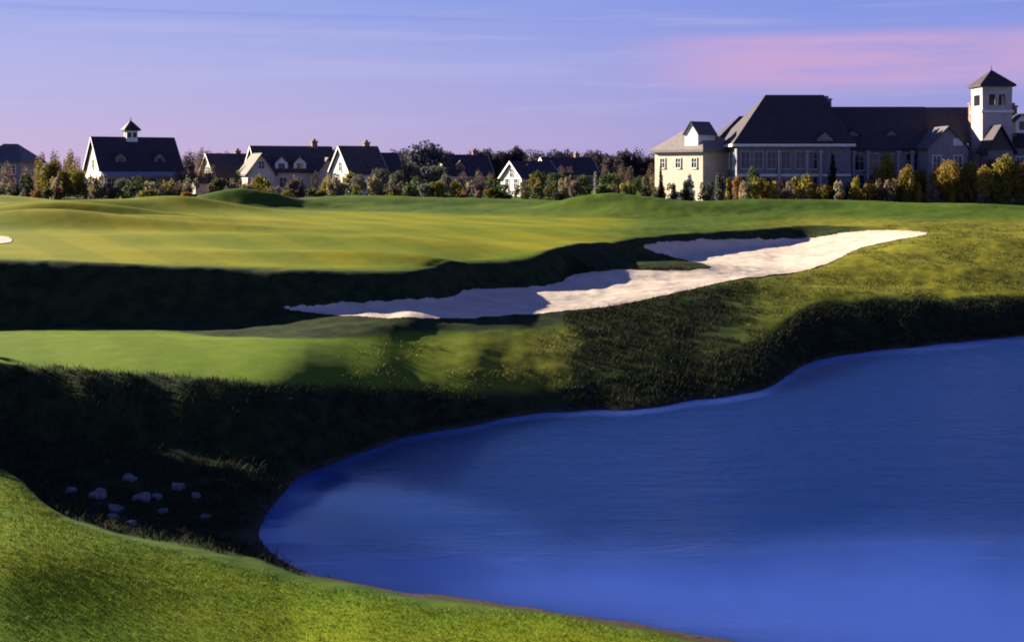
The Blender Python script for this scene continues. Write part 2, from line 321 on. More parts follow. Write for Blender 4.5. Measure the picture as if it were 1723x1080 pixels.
# sand: one sheet lying in the hollow, its outline traced on the land
def chaikin(p, n=2):
    for _ in range(n):
        q = []
        for a, b in zip(p, p[1:]+p[:1]):
            q += [(a[0]*.75+b[0]*.25, a[1]*.75+b[1]*.25), (a[0]*.25+b[0]*.75, a[1]*.25+b[1]*.75)]
        p = q
    return p
SAND = [(452,519),(560,510),(700,506),(765,500),(778,488),(850,486),(940,480),(952,464),(1020,455),(1090,455),(1140,457),(1200,453),(1188,446),(1150,438),(1110,428),(1075,417),(1100,408),(1180,403),(1300,403),(1390,399),(1430,391),(1500,387),(1580,393),(1500,406),(1440,419),(1405,441),(1350,459),(1250,469),(1180,484),(1100,503),(1020,518),(900,530),(760,538),(620,535),(520,528)]
RINGS = []
def sand_sheet(outline, name):
    ring = []
    for px, py in chaikin(outline):
        x, y, z = hit(px, py, 44.); ring.append((W/2+F*x/y, math.log(y)))
    ring = np.array(ring); RINGS.append(ring)
    # a fine grid in (column, log distance), kept where inside
    sel = (gx >= ring[:,0].min()-8) & (gx <= ring[:,0].max()+8); cols = np.arange(ring[:,0].min()-2, ring[:,0].max()+2, 2.)
    ls = np.arange(ring[:,1].min()-.01, ring[:,1].max()+.01, .0013)
    A, B = np.meshgrid(cols, ls, indexing='ij'); wobA = A + 4*fbm(A/14, B*60, 3, 51); wobB = B + .004*fbm(A/14, B*60, 3, 77)
    ins = np.zeros(A.shape, bool); n = len(ring)
    for i in range(n):
        x1, y1 = ring[i]; x2, y2 = ring[(i+1) % n]
        if y1 == y2: continue
        c = ((y1 > wobB) != (y2 > wobB)) & (wobA < (x2-x1)*(wobB-y1)/(y2-y1)+x1); ins ^= c
    Yv = np.exp(B); Xv = (A-W/2)/F*Yv; Zv = zat(A.ravel(), Yv.ravel()).reshape(A.shape) + .03 + .05*fbm(Xv/1.4, Yv/1.4, 3, 33)*.6
    v = np.stack([Xv, Yv, Zv], -1).reshape(-1,3); ny = len(ls)
    k = (np.arange(len(cols)-1)[:,None]*ny + np.arange(ny-1)[None,:]); keep = ins[:-1,:-1] & ins[1:,1:] & ins[1:,:-1] & ins[:-1,1:]
    k = k[keep]; f = np.stack([k, k+ny, k+ny+1, k+1], -1)
    used, inv = np.unique(f, return_inverse=True)
    m, nt, b = new_mat('bunker_sand'); g = N(nt, 'ShaderNodeNewGeometry').outputs['Position']
    c = mix(nt, rampf(nt, noise(nt, g, .8, 5), .3, .7), (.46,.38,.30), (.56,.47,.385)); c = mix(nt, rampf(nt, noise(nt, g, 9, 3), .55, .8, 0, .15), c, (.38,.32,.23))
    L(nt, c, b.inputs['Base Color']); b.inputs['Roughness'].default_value = .95; b.inputs['Specular IOR Level'].default_value = .1
    bump(nt, noise(nt, mapping(nt, g, (2,6,2)), 2.2, 4), b, .5, .06)
    o = link(name, np_mesh(name, v[used], inv.reshape(f.shape), m, True)); o['kind'] = 'structure'; return o
sand_sheet(SAND, 'sand_bunker')
sand_sheet([(-60,398),(10,397),(24,403),(14,411),(-60,413)], 'sand_patch')

# pond
def water_mat():
    m, nt, b = new_mat('pond_water'); g = N(nt, 'ShaderNodeNewGeometry').outputs['Position']
    patch = noise(nt, mapping(nt, g, (.05,.16,1)), 1.0, 3)
    sp = N(nt, 'ShaderNodeSeparateXYZ'); L(nt, g, sp.inputs[0])
    rip = rampf(nt, patch, .38, .66)
    near = rampf(nt, math_(nt, 'ADD', sp.outputs[1], math_(nt, 'MULTIPLY', math_(nt, 'MINIMUM', sp.outputs[0], 1.5), 1.0)), 29.5, 35.5)                                # the breeze ruffles the open middle of the pond
    rip2 = math_(nt, 'ADD', math_(nt, 'MULTIPLY', near, .65), math_(nt, 'MULTIPLY', rip, .35))
    w1 = noise(nt, mapping(nt, g, (1.2,2.6,1)), 2.0, 4, .6); w2 = noise(nt, mapping(nt, g, (.5,1.4,1)), .7, 2)
    h = math_(nt, 'ADD', math_(nt, 'MULTIPLY', w1, .5), w2)
    bp = N(nt, 'ShaderNodeBump'); bp.inputs['Distance'].default_value = .2
    L(nt, rampf(nt, rip2, 0, 1, .03, 1.0), bp.inputs['Strength']); L(nt, h, bp.inputs['Height']); L(nt, bp.outputs[0], b.inputs['Normal'])
    L(nt, rampf(nt, rip2, 0, 1, .08, .30), b.inputs['Roughness'])
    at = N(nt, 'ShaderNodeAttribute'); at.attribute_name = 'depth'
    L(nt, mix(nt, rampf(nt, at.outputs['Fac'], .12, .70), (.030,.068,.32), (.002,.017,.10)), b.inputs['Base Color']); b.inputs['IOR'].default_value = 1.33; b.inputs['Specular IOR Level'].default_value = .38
    b.subsurface_method = 'BURLEY'; b.inputs['Subsurface Weight'].default_value = 1.; b.inputs['Subsurface Radius'].default_value = (.5,.8,1.); b.inputs['Subsurface Scale'].default_value = 11.
    return m
xs = np.linspace(-25, 90, 231); ys = np.linspace(14, 75, 123); A, B = np.meshgrid(xs, ys, indexing='ij')
k = (np.arange(230)[:,None]*123+np.arange(122)[None,:]).ravel()
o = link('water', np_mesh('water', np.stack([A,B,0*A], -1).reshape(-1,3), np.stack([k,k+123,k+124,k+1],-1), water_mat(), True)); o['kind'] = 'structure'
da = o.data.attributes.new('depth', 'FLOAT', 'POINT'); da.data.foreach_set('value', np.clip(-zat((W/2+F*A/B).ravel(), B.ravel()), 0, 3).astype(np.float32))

# ---------------------------------------------------------------- grass blades standing in the rough and on the near turf
def blades(name, P, hgt, wid, lean, mat, per=5, spread=.05):
    n = len(P); P = np.repeat(P, per, 0); m = len(P)
    P = P + np.concatenate([rng.normal(0, spread, (m,2)), np.zeros((m,1))], 1)
    h = hgt*rng.lognormal(0, .3, m)*np.repeat(rng.uniform(.6,1.35,n), per); a = rng.uniform(0, 2*np.pi, m); w = wid*rng.uniform(.6,1.4,m)
    d = np.stack([np.cos(a), np.sin(a), 0*a], 1); e = np.stack([-np.sin(a), np.cos(a), 0*a], 1)
    ln_ = (lean*rng.uniform(.2,1.4,m)*h)[:,None]; up = np.array([0,0,1.])
    base = P - up*.02
    v = np.stack([base-e*w[:,None], base+e*w[:,None], base+up*(h*.6)[:,None]+d*ln_*.4+e*w[:,None]*.6, base+up*(h*.6)[:,None]+d*ln_*.4-e*w[:,None]*.6, base+up*h[:,None]+d*ln_], 1)
    o_ = np.arange(m)[:,None]*5
    f = np.concatenate([o_+[0,1,2], o_+[0,2,3], o_+[3,2,4]], 0)
    me = np_mesh(name, v.reshape(-1,3), f, mat); o = link(name, me); o['kind'] = 'stuff'; return o
def scatter(n, p0, p1, y0, y1, cond):
    """points on the land between two columns and two distances, thinned by cond(px, Y, z)"""
    px = rng.uniform(p0, p1, n); Y = np.sqrt(rng.uniform(y0**2, y1**2, n)); z = zat(px, Y)
    k = cond(px, Y, z) & off_sand(px, Y); px, Y, z = px[k], Y[k], z[k]
    return np.stack([(px-W/2)/F*Y, Y, z], 1)
def smp(G):
    def f(px, Y):
        i = np.clip(np.searchsorted(gx, px)-1, 0, len(gx)-2); j = np.clip(np.searchsorted(gl, np.log(Y))-1, 0, len(gl)-2); return G[i,j]
    return f
def off_sand(px, Y):
    ok = np.ones(len(px), bool); ly = np.log(Y)
    for ring in RINGS:
        ins = np.zeros(len(px), bool); n = len(ring)
        for i in range(n):
            x1, y1 = ring[i]; x2, y2 = ring[(i+1) % n]
            if y1 != y2: ins ^= ((y1 > ly) != (y2 > ly)) & (px < (x2-x1)*(ly-y1)/(y2-y1)+x1)
        ok &= ~ins
    return ok
sb, sf, so, sst_, sm = smp(bank), smp(fore), smp(olive), smp(strip), smp(mown)
def grassmat(name, a, b_, c_):
    m, nt, b = new_mat(name); g = N(nt, 'ShaderNodeNewGeometry')
    c = mix(nt, rampf(nt, noise(nt, g.outputs['Position'], .8, 4), .35, .65), a, b_); c = mix(nt, rampf(nt, g.outputs['Random Per Island'], .4, 1, 0, .8), c, c_)
    L(nt, c, b.inputs['Base Color']); b.inputs['Roughness'].default_value = .9; b.inputs['Specular IOR Level'].default_value = .05; return m
GM_TURF = grassmat('turf_blades', (.105,.180,.010), (.170,.210,.011), (.20,.22,.015))
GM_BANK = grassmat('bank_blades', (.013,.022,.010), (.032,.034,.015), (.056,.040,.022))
GM_OLIVE = grassmat('rough_blades', (.10,.115,.020), (.16,.16,.030), (.20,.17,.06))
blades('turf_grass', scatter(230000, -60, 1500, 17, 34, lambda p,Y,z: (sf(p,Y) > rng.uniform(0,.35,len(p))) & (z > .08)), .035, .006, .9, GM_TURF, 3, .03)
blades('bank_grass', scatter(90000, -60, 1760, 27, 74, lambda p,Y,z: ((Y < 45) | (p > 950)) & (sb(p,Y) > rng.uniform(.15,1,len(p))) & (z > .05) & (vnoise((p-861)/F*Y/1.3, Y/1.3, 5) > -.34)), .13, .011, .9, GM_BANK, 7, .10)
blades('rough_grass', scatter(90000, -60, 1760, 38, 100, lambda p,Y,z: (np.maximum(so(p,Y), .25*(1-sm(p,Y))*(1-sst_(p,Y))*(1-sb(p,Y))) > rng.uniform(.2,1,len(p))) & (z > .25)
       & (vnoise((p-861)/F*Y/1.6, Y/1.6, 9) > -.1) & ~((Y > 50) & (p < 900) & (p > 440) & (zat(p,Y) < 3.3) & (sb(p,Y) < .3))), .09, .012, .9, GM_OLIVE, 5, .10)

# ---------------------------------------------------------------- plants
BARK = plain('bark', (.06,.045,.035), .95, .35, 3, (1,1,.3))
LM = {
 'dark':   leafmat('leaf_dark', (.018,.016,.026), (.040,.032,.045), (.055,.045,.05)),
 'purple': leafmat('leaf_purple_brown', (.070,.048,.044), (.130,.090,.074), (.17,.12,.09)),
 'grey':   leafmat('leaf_grey_green', (.055,.062,.050), (.110,.115,.088), (.15,.15,.12)),
 'green':  leafmat('leaf_green', (.028,.048,.016), (.060,.085,.024), (.085,.10,.03)),
 'deep':   leafmat('leaf_deep_green', (.010,.022,.010), (.022,.038,.014), (.03,.045,.018)),
 'olive':  leafmat('leaf_olive', (.105,.092,.014), (.185,.160,.022), (.24,.19,.03)),
 'gold':   leafmat('leaf_gold', (.150,.105,.018), (.240,.170,.030), (.29,.20,.035)),
 'rust':   leafmat('leaf_rust', (.120,.058,.016), (.200,.105,.028), (.25,.13,.03)),
 'pale':   leafmat('leaf_pale', (.20,.21,.13), (.32,.32,.22), (.40,.40,.30)),
 'tan':    leafmat('leaf_tan', (.130,.105,.060), (.220,.180,.105), (.27,.22,.13)),
 'blue':   leafmat('leaf_blue_grey', (.030,.034,.050), (.062,.070,.085), (.09,.10,.11)),
}
def crown_mesh(name, lobes, n, size, flat=.0):
    """leaf sprays through the crown's volume, thicker towards the skin of each lobe"""
    lob = np.array(lobes); vol = lob[:,3]*lob[:,4]*lob[:,5]; which = rng.choice(len(lob), n, p=vol/vol.sum())
    d = rng.normal(size=(n,3)); d /= np.linalg.norm(d, axis=1)[:,None]; r = rng.uniform(.25,1,n)**.45
    c = lob[which,:3] + d*lob[which,3:6]*(r*rng.uniform(.85,1.12,n))[:,None]
    nn = d*.8 + rng.normal(size=(n,3))*.6 + [0,0,.35]; nn /= np.linalg.norm(nn, axis=1)[:,None]
    t = np.cross(nn, rng.normal(size=(n,3))); t /= np.linalg.norm(t, axis=1)[:,None]; b = np.cross(nn, t)
    s = (size*rng.uniform(.55,1.35,n))[:,None]; q = s*rng.uniform(.45,.8,n)[:,None]
    v = np.stack([c-t*s, c-b*q+nn*q*.2, c+t*s, c+b*q-nn*q*.15], 1).reshape(-1,3)
    return np_mesh(name, v, (np.arange(n)[:,None]*4+[0,1,2,3]), LM['green'])
def trunk_mesh(name, hgt, r, lobes):
    m = MB(); m.cyl(0,0,-.4,hgt*.5, r, r*.7, 8)
    for l in lobes[:7]:
        p = (0,0,hgt*random.uniform(.28,.5)); q = (l[0]*.9, l[1]*.9, l[2]+l[5]*.3); mid_ = ((q[0])*.4,(q[1])*.4,(p[2]+q[2])/2)
        m.tube(p, mid_, r*.5, r*.35, 5); m.tube(mid_, q, r*.35, r*.1, 5)
    me = bpy.data.meshes.new(name); me.from_pydata(m.v, [], m.f); me.update(); me.materials.append(BARK); return me
def lobes_round(h, w, n, low=.28):
    out = []
    for i in range(n):
        a = 2.4*i + random.uniform(-.4,.4); t = (i+.5)/n; z = h*(low + (1-low-.13)*t)
        rad = w*.5*math.sin(math.pi*min(.95, .18+.75*t))**.8*random.uniform(.35,.8)
        s = w*random.uniform(.17,.27); out.append((rad*math.cos(a), rad*math.sin(a), z, s, s, s*random.uniform(.7,1.0)))
    return out
PROTO = {}                    # kind -> list of (crown mesh, trunk mesh), each 6 m high (shrubs 2 m)
def proto(kind, k, lobes, n, size, hgt, r):
    PROTO.setdefault(kind, []).append((crown_mesh('crown', lobes, n, size), trunk_mesh('trunk', hgt, r, lobes)))
for k in range(4):
    lb = lobes_round(6, 5.4, 15); proto('round', k, lb, 2600, .20, 6, .16)
for k in range(3):
    lb = [(x*.8,y*.8,z,sx*.72,sy*.72,sz*1.5) for x,y,z,sx,sy,sz in lobes_round(6, 4.6, 18, .2)]; proto('thin', k, lb, 1250, .16, 6, .12)
for k in range(2):
    lb = [(random.uniform(-.12,.12), random.uniform(-.12,.12), .5+5.2*t/11, .9*(1-t/12.5)+.12, .9*(1-t/12.5)+.12, .5) for t in range(12)]; proto('cone', k, lb, 1700, .19, 6, .12)
for k in range(4):
    lb = [(random.uniform(-1.,1.), random.uniform(-.6,.6), random.uniform(.35,1.35), random.uniform(.35,.65), random.uniform(.35,.6), random.uniform(.3,.6)) for t in range(8)]; proto('shrub', k, lb, 750, .13, 2, .05)
for k in range(2):
    lb = [(random.uniform(-.25,.25), random.uniform(-.25,.25), .3+1.5*t/7, .42, .42, .34) for t in range(8)]; proto('upright', k, lb, 700, .12, 2, .05)
BASEH = {'round':6.0,'thin':6.3,'cone':6.4,'shrub':1.85,'upright':2.1}; BASEW = {'round':5.2,'thin':4.6,'cone':2.2,'shrub':2.9,'upright':1.35}
def plant(kind, px, top, Y, wpx, col, name, label, cat, group):
    x = xof(px, Y); z = zw(x, Y); h = max(.5, zof(top, Y)-z); w = wpx*Y/F
    o = empty(name, (x, Y, z-.03), random.uniform(0, 6.28), label, cat, group)
    sw = w/BASEW[kind]; o.scale = (sw, sw, h/BASEH[kind])
    cr, tr = random.choice(PROTO[kind])
    c = link('crown', cr, o); t = link('trunk' if kind in ('round','thin','cone') else 'stem', tr, o)
    c.material_slots[0].link = 'OBJECT'; c.material_slots[0].material = LM[col]
    return o
ORD = 'first second third fourth fifth sixth seventh eighth ninth tenth eleventh twelfth thirteenth fourteenth fifteenth sixteenth seventeenth'.split()
MARKS = [(-900,'the far left open ground'),(-40,'the left edge of the picture'),(217,'the cupola house'),(375,'the small pale gabled house'),(500,'the cream many-gabled house'),(625,'the low grey house'),(720,'the rounded blue-grey tree'),
         (857,'the bright white gable'),(1003,'the pale sapling'),(1140,'the cream clubhouse wing'),(1320,'the tallest clubhouse roof'),(1480,'the long clubhouse roof'),(1592,'the grey clubhouse gable'),(1680,'the clubhouse tower')]
def row(items, name, cat, group):
    """a row of plants: items are (kind, px, top, Y, width, colour, phrase); labels count rightward from the nearest landmark"""
    seen = {}
    for it in sorted(items, key=lambda i: i[1]):
        mk = [m for m in MARKS if m[0] <= it[1]][-1][1]; key = (it[6], mk); seen.setdefault(key, []).append(it)
    for (ph, mk), its in seen.items():
        for k, it in enumerate(its):
            pre = (ORD[k]+' ') if len(its) > 1 else ''
            plant(*it[:6], name, f'{pre}{ph} right of {mk}', cat, group)

# far dark row of trees behind the houses
it = []
for px in list(np.arange(556, 1122, 9.5)):
    px = px + random.uniform(-4,4)
    it.append((random.choice(['thin','round','round']), px, random.uniform(247,261)+(2 if px > 900 else 0), random.uniform(222,262), random.uniform(30,46), 'dark', 'dark tree in the far row'))
for px in (-420,-380,-338,-300,-262,-224,-186,-150,-112,-76,-30, 20, 52, 70, 92, 112, 128, 300, 309, 318, 327, 336, 345, 354, 366, 380, 392, 408, 422):
    it.append(('thin', px, random.uniform(250,262), random.uniform(205,235), random.uniform(24,34), 'purple', 'brown thin tree in the far row'))
row(it, 'tree', 'tree', 'far trees behind the houses')
# middle row: garden trees between the houses
it = [('thin',316,250,176,30,'purple','bare-looking mauve tree'),('thin',338,244,188,24,'purple','bare-looking mauve tree'),('thin',12,272,160,34,'purple','bare-looking mauve tree'),('thin',45,278,158,30,'purple','bare-looking mauve tree'),
      ('round',86,270,158,44,'olive','olive-gold autumn tree'),('thin',118,248,196,26,'gold','yellowing thin tree'),('round',108,286,156,30,'gold','yellowing round tree'),
      ('round',640,282,170,36,'grey','grey-green garden tree'),('round',604,292,165,34,'grey','grey-green garden tree'),('round',668,288,166,36,'grey','grey-green garden tree'),
      ('round',752,292,164,30,'grey','grey-green garden tree'),('thin',778,286,172,26,'purple','bare-looking mauve tree'),('thin',806,284,172,26,'purple','bare-looking mauve tree'),('thin',826,290,166,24,'purple','bare-looking mauve tree'),
      ('round',905,286,168,30,'green','leafy green garden tree'),('round',934,290,162,30,'green','leafy green garden tree'),('thin',958,280,172,26,'purple','bare-looking mauve tree'),('round',982,292,160,28,'green','leafy green garden tree'),
      ('round',1032,290,162,32,'green','leafy green garden tree'),('thin',1060,278,174,28,'purple','bare-looking mauve tree'),('round',1082,294,160,28,'green','leafy green garden tree'),('thin',1095,272,182,24,'purple','bare-looking mauve tree'),
      ('cone',1112,272,150,13,'deep','slim dark cypress'),('round',588,288,172,26,'olive','olive-gold autumn tree')]
it += [('round',132,282,160,34,'olive','olive-gold autumn tree'),('thin',66,262,170,32,'gold','yellowing thin tree'),('round',206,300,158,38,'grey','grey-green garden tree'),('round',252,304,157,38,'grey','grey-green garden tree'),
       ('thin',300,276,176,26,'purple','bare-looking mauve tree'),('thin',400,284,176,22,'gold','yellowing thin tree'),('thin',356,276,184,24,'purple','bare-looking mauve tree'),('round',445,300,164,26,'olive','olive-gold autumn tree'),
       ('round',500,300,164,28,'grey','grey-green garden tree'),('thin',530,286,168,24,'purple','bare-looking mauve tree'),('round',552,298,164,26,'olive','olive-gold autumn tree'),('thin',616,276,176,28,'purple','bare-looking mauve tree'),('round',690,270,178,40,'grey','grey-green garden tree'),
       ('round',738,276,176,36,'grey','grey-green garden tree'),('thin',884,278,172,24,'purple','bare-looking mauve tree'),('thin',918,272,182,26,'purple','bare-looking mauve tree'),('thin',945,276,182,26,'purple','bare-looking mauve tree'),('thin',1018,274,182,26,'purple','bare-looking mauve tree'),('thin',1045,272,184,26,'purple','bare-looking mauve tree')]
row(it, 'tree', 'tree', 'garden trees before the houses')
plant('round', 718, 236, 190, 74, 'blue', 'tree', 'large rounded blue-grey tree standing higher than the row around it', 'tree', None)
plant('upright', 1003, 290, 150, 10, 'pale', 'sapling', 'pale whitish sapling standing alone before dark trees', 'sapling', None)
# clubhouse planting
it = [('shrub',1254,306,136,34,'olive','olive low bush'),('shrub',1284,308,135,34,'rust','rust-brown low bush'),('shrub',1330,308,135,36,'grey','grey-green low bush'),('shrub',1388,306,135,30,'gold','golden low bush'),('shrub',1450,304,135,38,'gold','golden low bush'),
      ('shrub',1478,300,135,34,'rust','rust-brown low bush'),('shrub',1512,304,135,36,'gold','golden low bush'),('round',1526,276,134,36,'gold','golden small tree'),('round',1598,268,134,40,'gold','golden small tree'),('round',1656,280,133,34,'gold','golden small tree'),('round',1690,258,134,44,'olive','olive-green small tree'),('round',1722,270,133,40,'gold','golden small tree'),('round',1580,278,135,34,'gold','golden small tree'),('round',1606,282,135,30,'rust','rust-brown small tree'),('round',1632,270,136,34,'olive','olive-green small tree'),('round',1548,284,136,28,'olive','olive-green small tree'),
      ('upright',1240,296,138,22,'rust','rust-brown upright bush'),('round',1268,282,139,26,'green','small leafy tree'),('upright',1294,300,138,22,'deep','dark green upright bush'),('upright',1318,304,137,22,'rust','rust-brown upright bush'),('upright',1340,298,138,24,'olive','olive upright bush'),
      ('shrub',1366,304,137,30,'rust','rust-brown low bush'),('cone',1401,252,139,24,'deep','dark conifer against the wall'),('shrub',1432,306,137,34,'deep','dark green low bush'),('upright',1462,302,137,24,'rust','rust-brown upright bush'),
      ('round',1492,256,139,36,'olive','olive-green small tree'),('upright',1518,300,137,26,'rust','rust-brown upright bush'),('upright',1538,290,138,24,'olive','olive upright bush'),('shrub',1560,298,137,36,'rust','rust-brown low bush'),
      ('shrub',1592,292,136,40,'gold','golden low bush'),('upright',1622,284,137,28,'olive','olive upright bush'),('shrub',1636,296,135,30,'rust','rust-brown low bush'),('round',1668,266,137,34,'olive','olive-green small tree'),
      ('round',1702,262,136,42,'green','yellow-green small tree'),('round',1745,268,136,44,'olive','olive-green small tree'),('shrub',1690,302,132,40,'olive','olive low bush'),
      ('shrub',1130,304,144,28,'deep','dark wall bush'),('shrub',1158,298,144,34,'deep','dark wall bush'),('shrub',1186,300,142,30,'green','mid green wall bush'),('upright',1212,292,140,22,'grey','grey-green upright bush'),('upright',1225,300,139,16,'olive','olive upright bush')]
it += [('shrub',px+5*math.sin(px),298+7*math.sin(px*.31),133.5,34+6*math.sin(px*.9),c,n) for px,c,n in zip(range(1246,1730,27), ('tan','olive','gold')*6, ('tan broad bush','olive broad bush','golden broad bush')*6)]
row(it, 'bush', 'bush', 'bushes and small trees before the clubhouse')
# three unseen trees added beyond the left edge to cast shade over the bank
for k, (x, y, h) in enumerate(((-28.5,44.8,7.7),(-30.5,47.2,8.2),(-27.2,43.9,7.2))):
    plant('round', W/2+F*x/y, YH-(zw(x,y)+h-HC)*F/y, y, 4.8*F/y, 'green', 'tree', ('first','second','third')[k]+' leafy tree added beyond the left edge to shade the bank', 'tree', 'added shade trees left of the bank')
# low bushes at the foot of the houses
it = []
for px, top, wd, col in [(18,312,34,'green'),(60,318,34,'rust'),(96,312,30,'rust'),(132,300,38,'olive'),(160,306,36,'olive'),(186,314,36,'green'),(214,316,40,'grey'),(246,316,46,'deep'),(282,318,44,'deep'),(312,320,30,'rust'),
                        (342,322,30,'purple'),(372,324,28,'olive'),(410,306,24,'olive'),(432,296,22,'gold'),(448,320,30,'rust'),(482,318,28,'olive'),(508,314,26,'purple'),(536,316,32,'olive'),(566,308,28,'grey'),(596,316,30,'green'),(628,314,30,'deep'),
                        (660,318,30,'deep'),(690,308,34,'grey'),(716,304,40,'grey'),(744,312,34,'deep'),(772,318,26,'rust'),(800,320,28,'purple'),(828,314,30,'deep'),(852,318,24,'rust'),(882,312,28,'olive'),(908,310,32,'green'),(940,312,34,'green'),(972,308,32,'green'),
                        (1022,312,34,'green'),(1054,308,34,'green'),(1084,310,30,'deep')] + [(px+6*math.sin(px), 300+8*math.sin(px*.37)+6*math.sin(px*.11), 34+8*math.sin(px*.7), ('tan','olive','tan','green','purple')[int(px*.0371*5) % 5]) for px in range(2, 1110, 23)]:
    if col == 'deep' and rng.uniform() < .5: col = 'olive'
    nm = {'tan':'tan','green':'leafy green','rust':'rust-brown','olive':'olive','grey':'grey-green','deep':'dark green','purple':'mauve-brown','gold':'golden'}[col]
    it.append(('shrub', px, top, random.uniform(146,156), wd, col, nm+' low bush'))
row(it, 'bush', 'bush', 'low bushes at the edge of the course')

# ---------------------------------------------------------------- buildings
M_CREAM = plain('cream_render', (.53,.44,.35), .85, .12); M_WHITE = plain('white_board', (.70,.68,.64), .7, .08, course=1.2)
M_GREYW = plain('grey_board', (.21,.20,.22), .8, .15, course=1.2); M_STONE = plain('grey_stone', (.155,.15,.17), .9, .3, 2.5); M_TAUPE = plain('taupe_board', (.22,.19,.17), .85, .2, course=1.2)
M_SLATE = plain('dark_slate', (.036,.026,.034), .75, .3, 2.0, course=1.6); M_BROWN = plain('brown_shingle', (.060,.048,.046), .8, .3, 2.0, course=1.6); M_GREYR = plain('grey_shingle', (.085,.080,.090), .8, .25, 2.0, course=1.6)
M_PALER = plain('pale_shingle', (.17,.145,.15), .8, .2, 2.0, course=1.6); M_SILL = plain('stone_trim', (.30,.29,.31), .8, .15)
M_TOWER = plain('tower_render', (.37,.32,.33), .85, .15)
M_TRIM = plain('white_trim', (.62,.60,.57), .6, .08); M_BRICK = plain('chimney_brick', (.20,.13,.10), .9, .3, 3); M_DARKT = plain('dark_trim', (.05,.045,.05), .7, .2)
M_GLASS, _nt, _b = new_mat('window_glass'); _b.inputs['Base Color'].default_value = (.012,.014,.03,1); _b.inputs['Roughness'].default_value = .12
def window(root, x, y, z, w, h, side='front', bars=1, mat=None, name='window'):
    """a framed window on a wall; x, y is the wall plane, z the sill; side gives the way it faces"""
    rz = {'front':0,'left':-math.pi/2,'back':math.pi,'right':math.pi/2}[side] if isinstance(side, str) else side
    p = MB().box(-w/2,w/2,-.03,.06,0,h).build(name, M_GLASS, root, (x,y,z), rz)
    f = MB(); t = .10
    f.box(-w/2-t,-w/2,-.09,.05,-t,h+t).box(w/2,w/2+t,-.09,.05,-t,h+t).box(-w/2,w/2,-.09,.05,h,h+t).box(-w/2-.05,w/2+.05,-.13,.05,-t-.06,-.001)
    for i in range(bars):
        xx = -w/2 + w*(i+1)/(bars+1); f.box(xx-.03,xx+.03,-.07,-.031,0,h)
    f.box(-w/2,w/2,-.06,-.032,h*.55,h*.55+.05)
    f.build('frame', mat or M_TRIM, p); return p
def chimney(root, x, y, z0, z1, w=.8, mat=None, name='chimney'):
    c = MB().box(x-w/2,x+w/2,y-w/2,y+w/2,z0,z1).box(x-w/2-.1,x+w/2+.1,y-w/2-.1,y+w/2+.1,z1,z1+.18).box(x-w/4,x+w/4,y-w/4,y+w/4,z1+.18,z1+.5).build(name, mat or M_BRICK, root); return c
def house(px, Y, rot, Lx, D, eave, ridge, wall, roof, label, group='houses beyond the course', axis='x', wins=3, door=True, chim=None, origin='left'):
    """a gabled house; local x runs along its front, local y away from it; origin at the front left corner"""
    x = xof(px, Y); z = zw(x, Y)
    r = empty('house', (x, Y, z), R(rot), label, 'house', group)
    MB().gable_wall(0,Lx,0,D,-.6,eave,ridge-.02,axis).build('wall', wall, r)
    rf = MB().gable_roof(0,Lx,0,D,eave,ridge,axis).build('roof', roof, r)
    # rake boards on the gable ends
    if axis == 'x':
        for xx in (-.36-.04, Lx+.36):
            b = MB(); 
            for s in (0,1):
                y0, y1 = (-.3, D/2) if s == 0 else (D+.3, D/2); sl = (ridge-eave)/(D/2); z0 = eave-sl*.3
                b.add([(xx,y0,z0-.12),(xx+.04,y0,z0-.12),(xx+.04,y1,ridge-.12),(xx,y1,ridge-.12),(xx,y0,z0+.21),(xx+.04,y0,z0+.21),(xx+.04,y1,ridge+.21),(xx,y1,ridge+.21)],[(3,2,1,0),(4,5,6,7),(0,1,5,4),(1,2,6,5),(2,3,7,6),(3,0,4,7)])
            b.build('rake_board', M_TRIM, r)
        for i in range(wins): window(r, Lx*(i+.5)/wins, 0, 1.0, 1.1, 1.4)
        for i in range(2): window(r, 0, D*(.3+.4*i), 1.0, 1.0, 1.4, 'left')
        window(r, 0, D/2, eave+.2, .9, 1.2, 'left')
    else:
        for i in range(2): window(r, Lx*(.3+.4*i), 0, 1.0, 1.0, 1.4)
        window(r, Lx/2, 0, eave+.1, .9, 1.2)
    if chim: chimney(rf, chim[0], chim[1], eave, ridge+chim[2])
    return r, rf
def dormer(r, x, y, z, w, h, d, wall, roof, name='dormer'):
    """a small gabled dormer: front at y, depth d back into the roof"""
    q = MB().gable_wall(x-w/2,x+w/2,y,y+d,z,z+h,z+h+w*.45,'y').build(name, wall, r)
    MB().gable_roof(x-w/2,x+w/2,y,y+d,z+h+.02,z+h+w*.45+.02,'y',.12,.2).build('dormer_roof', roof, q)
    p = MB().box(x-w*.25,x+w*.25,y-.05,y+.05,z+h*.25,z+h*.95).build('dormer_window', M_GLASS, q)
    return q

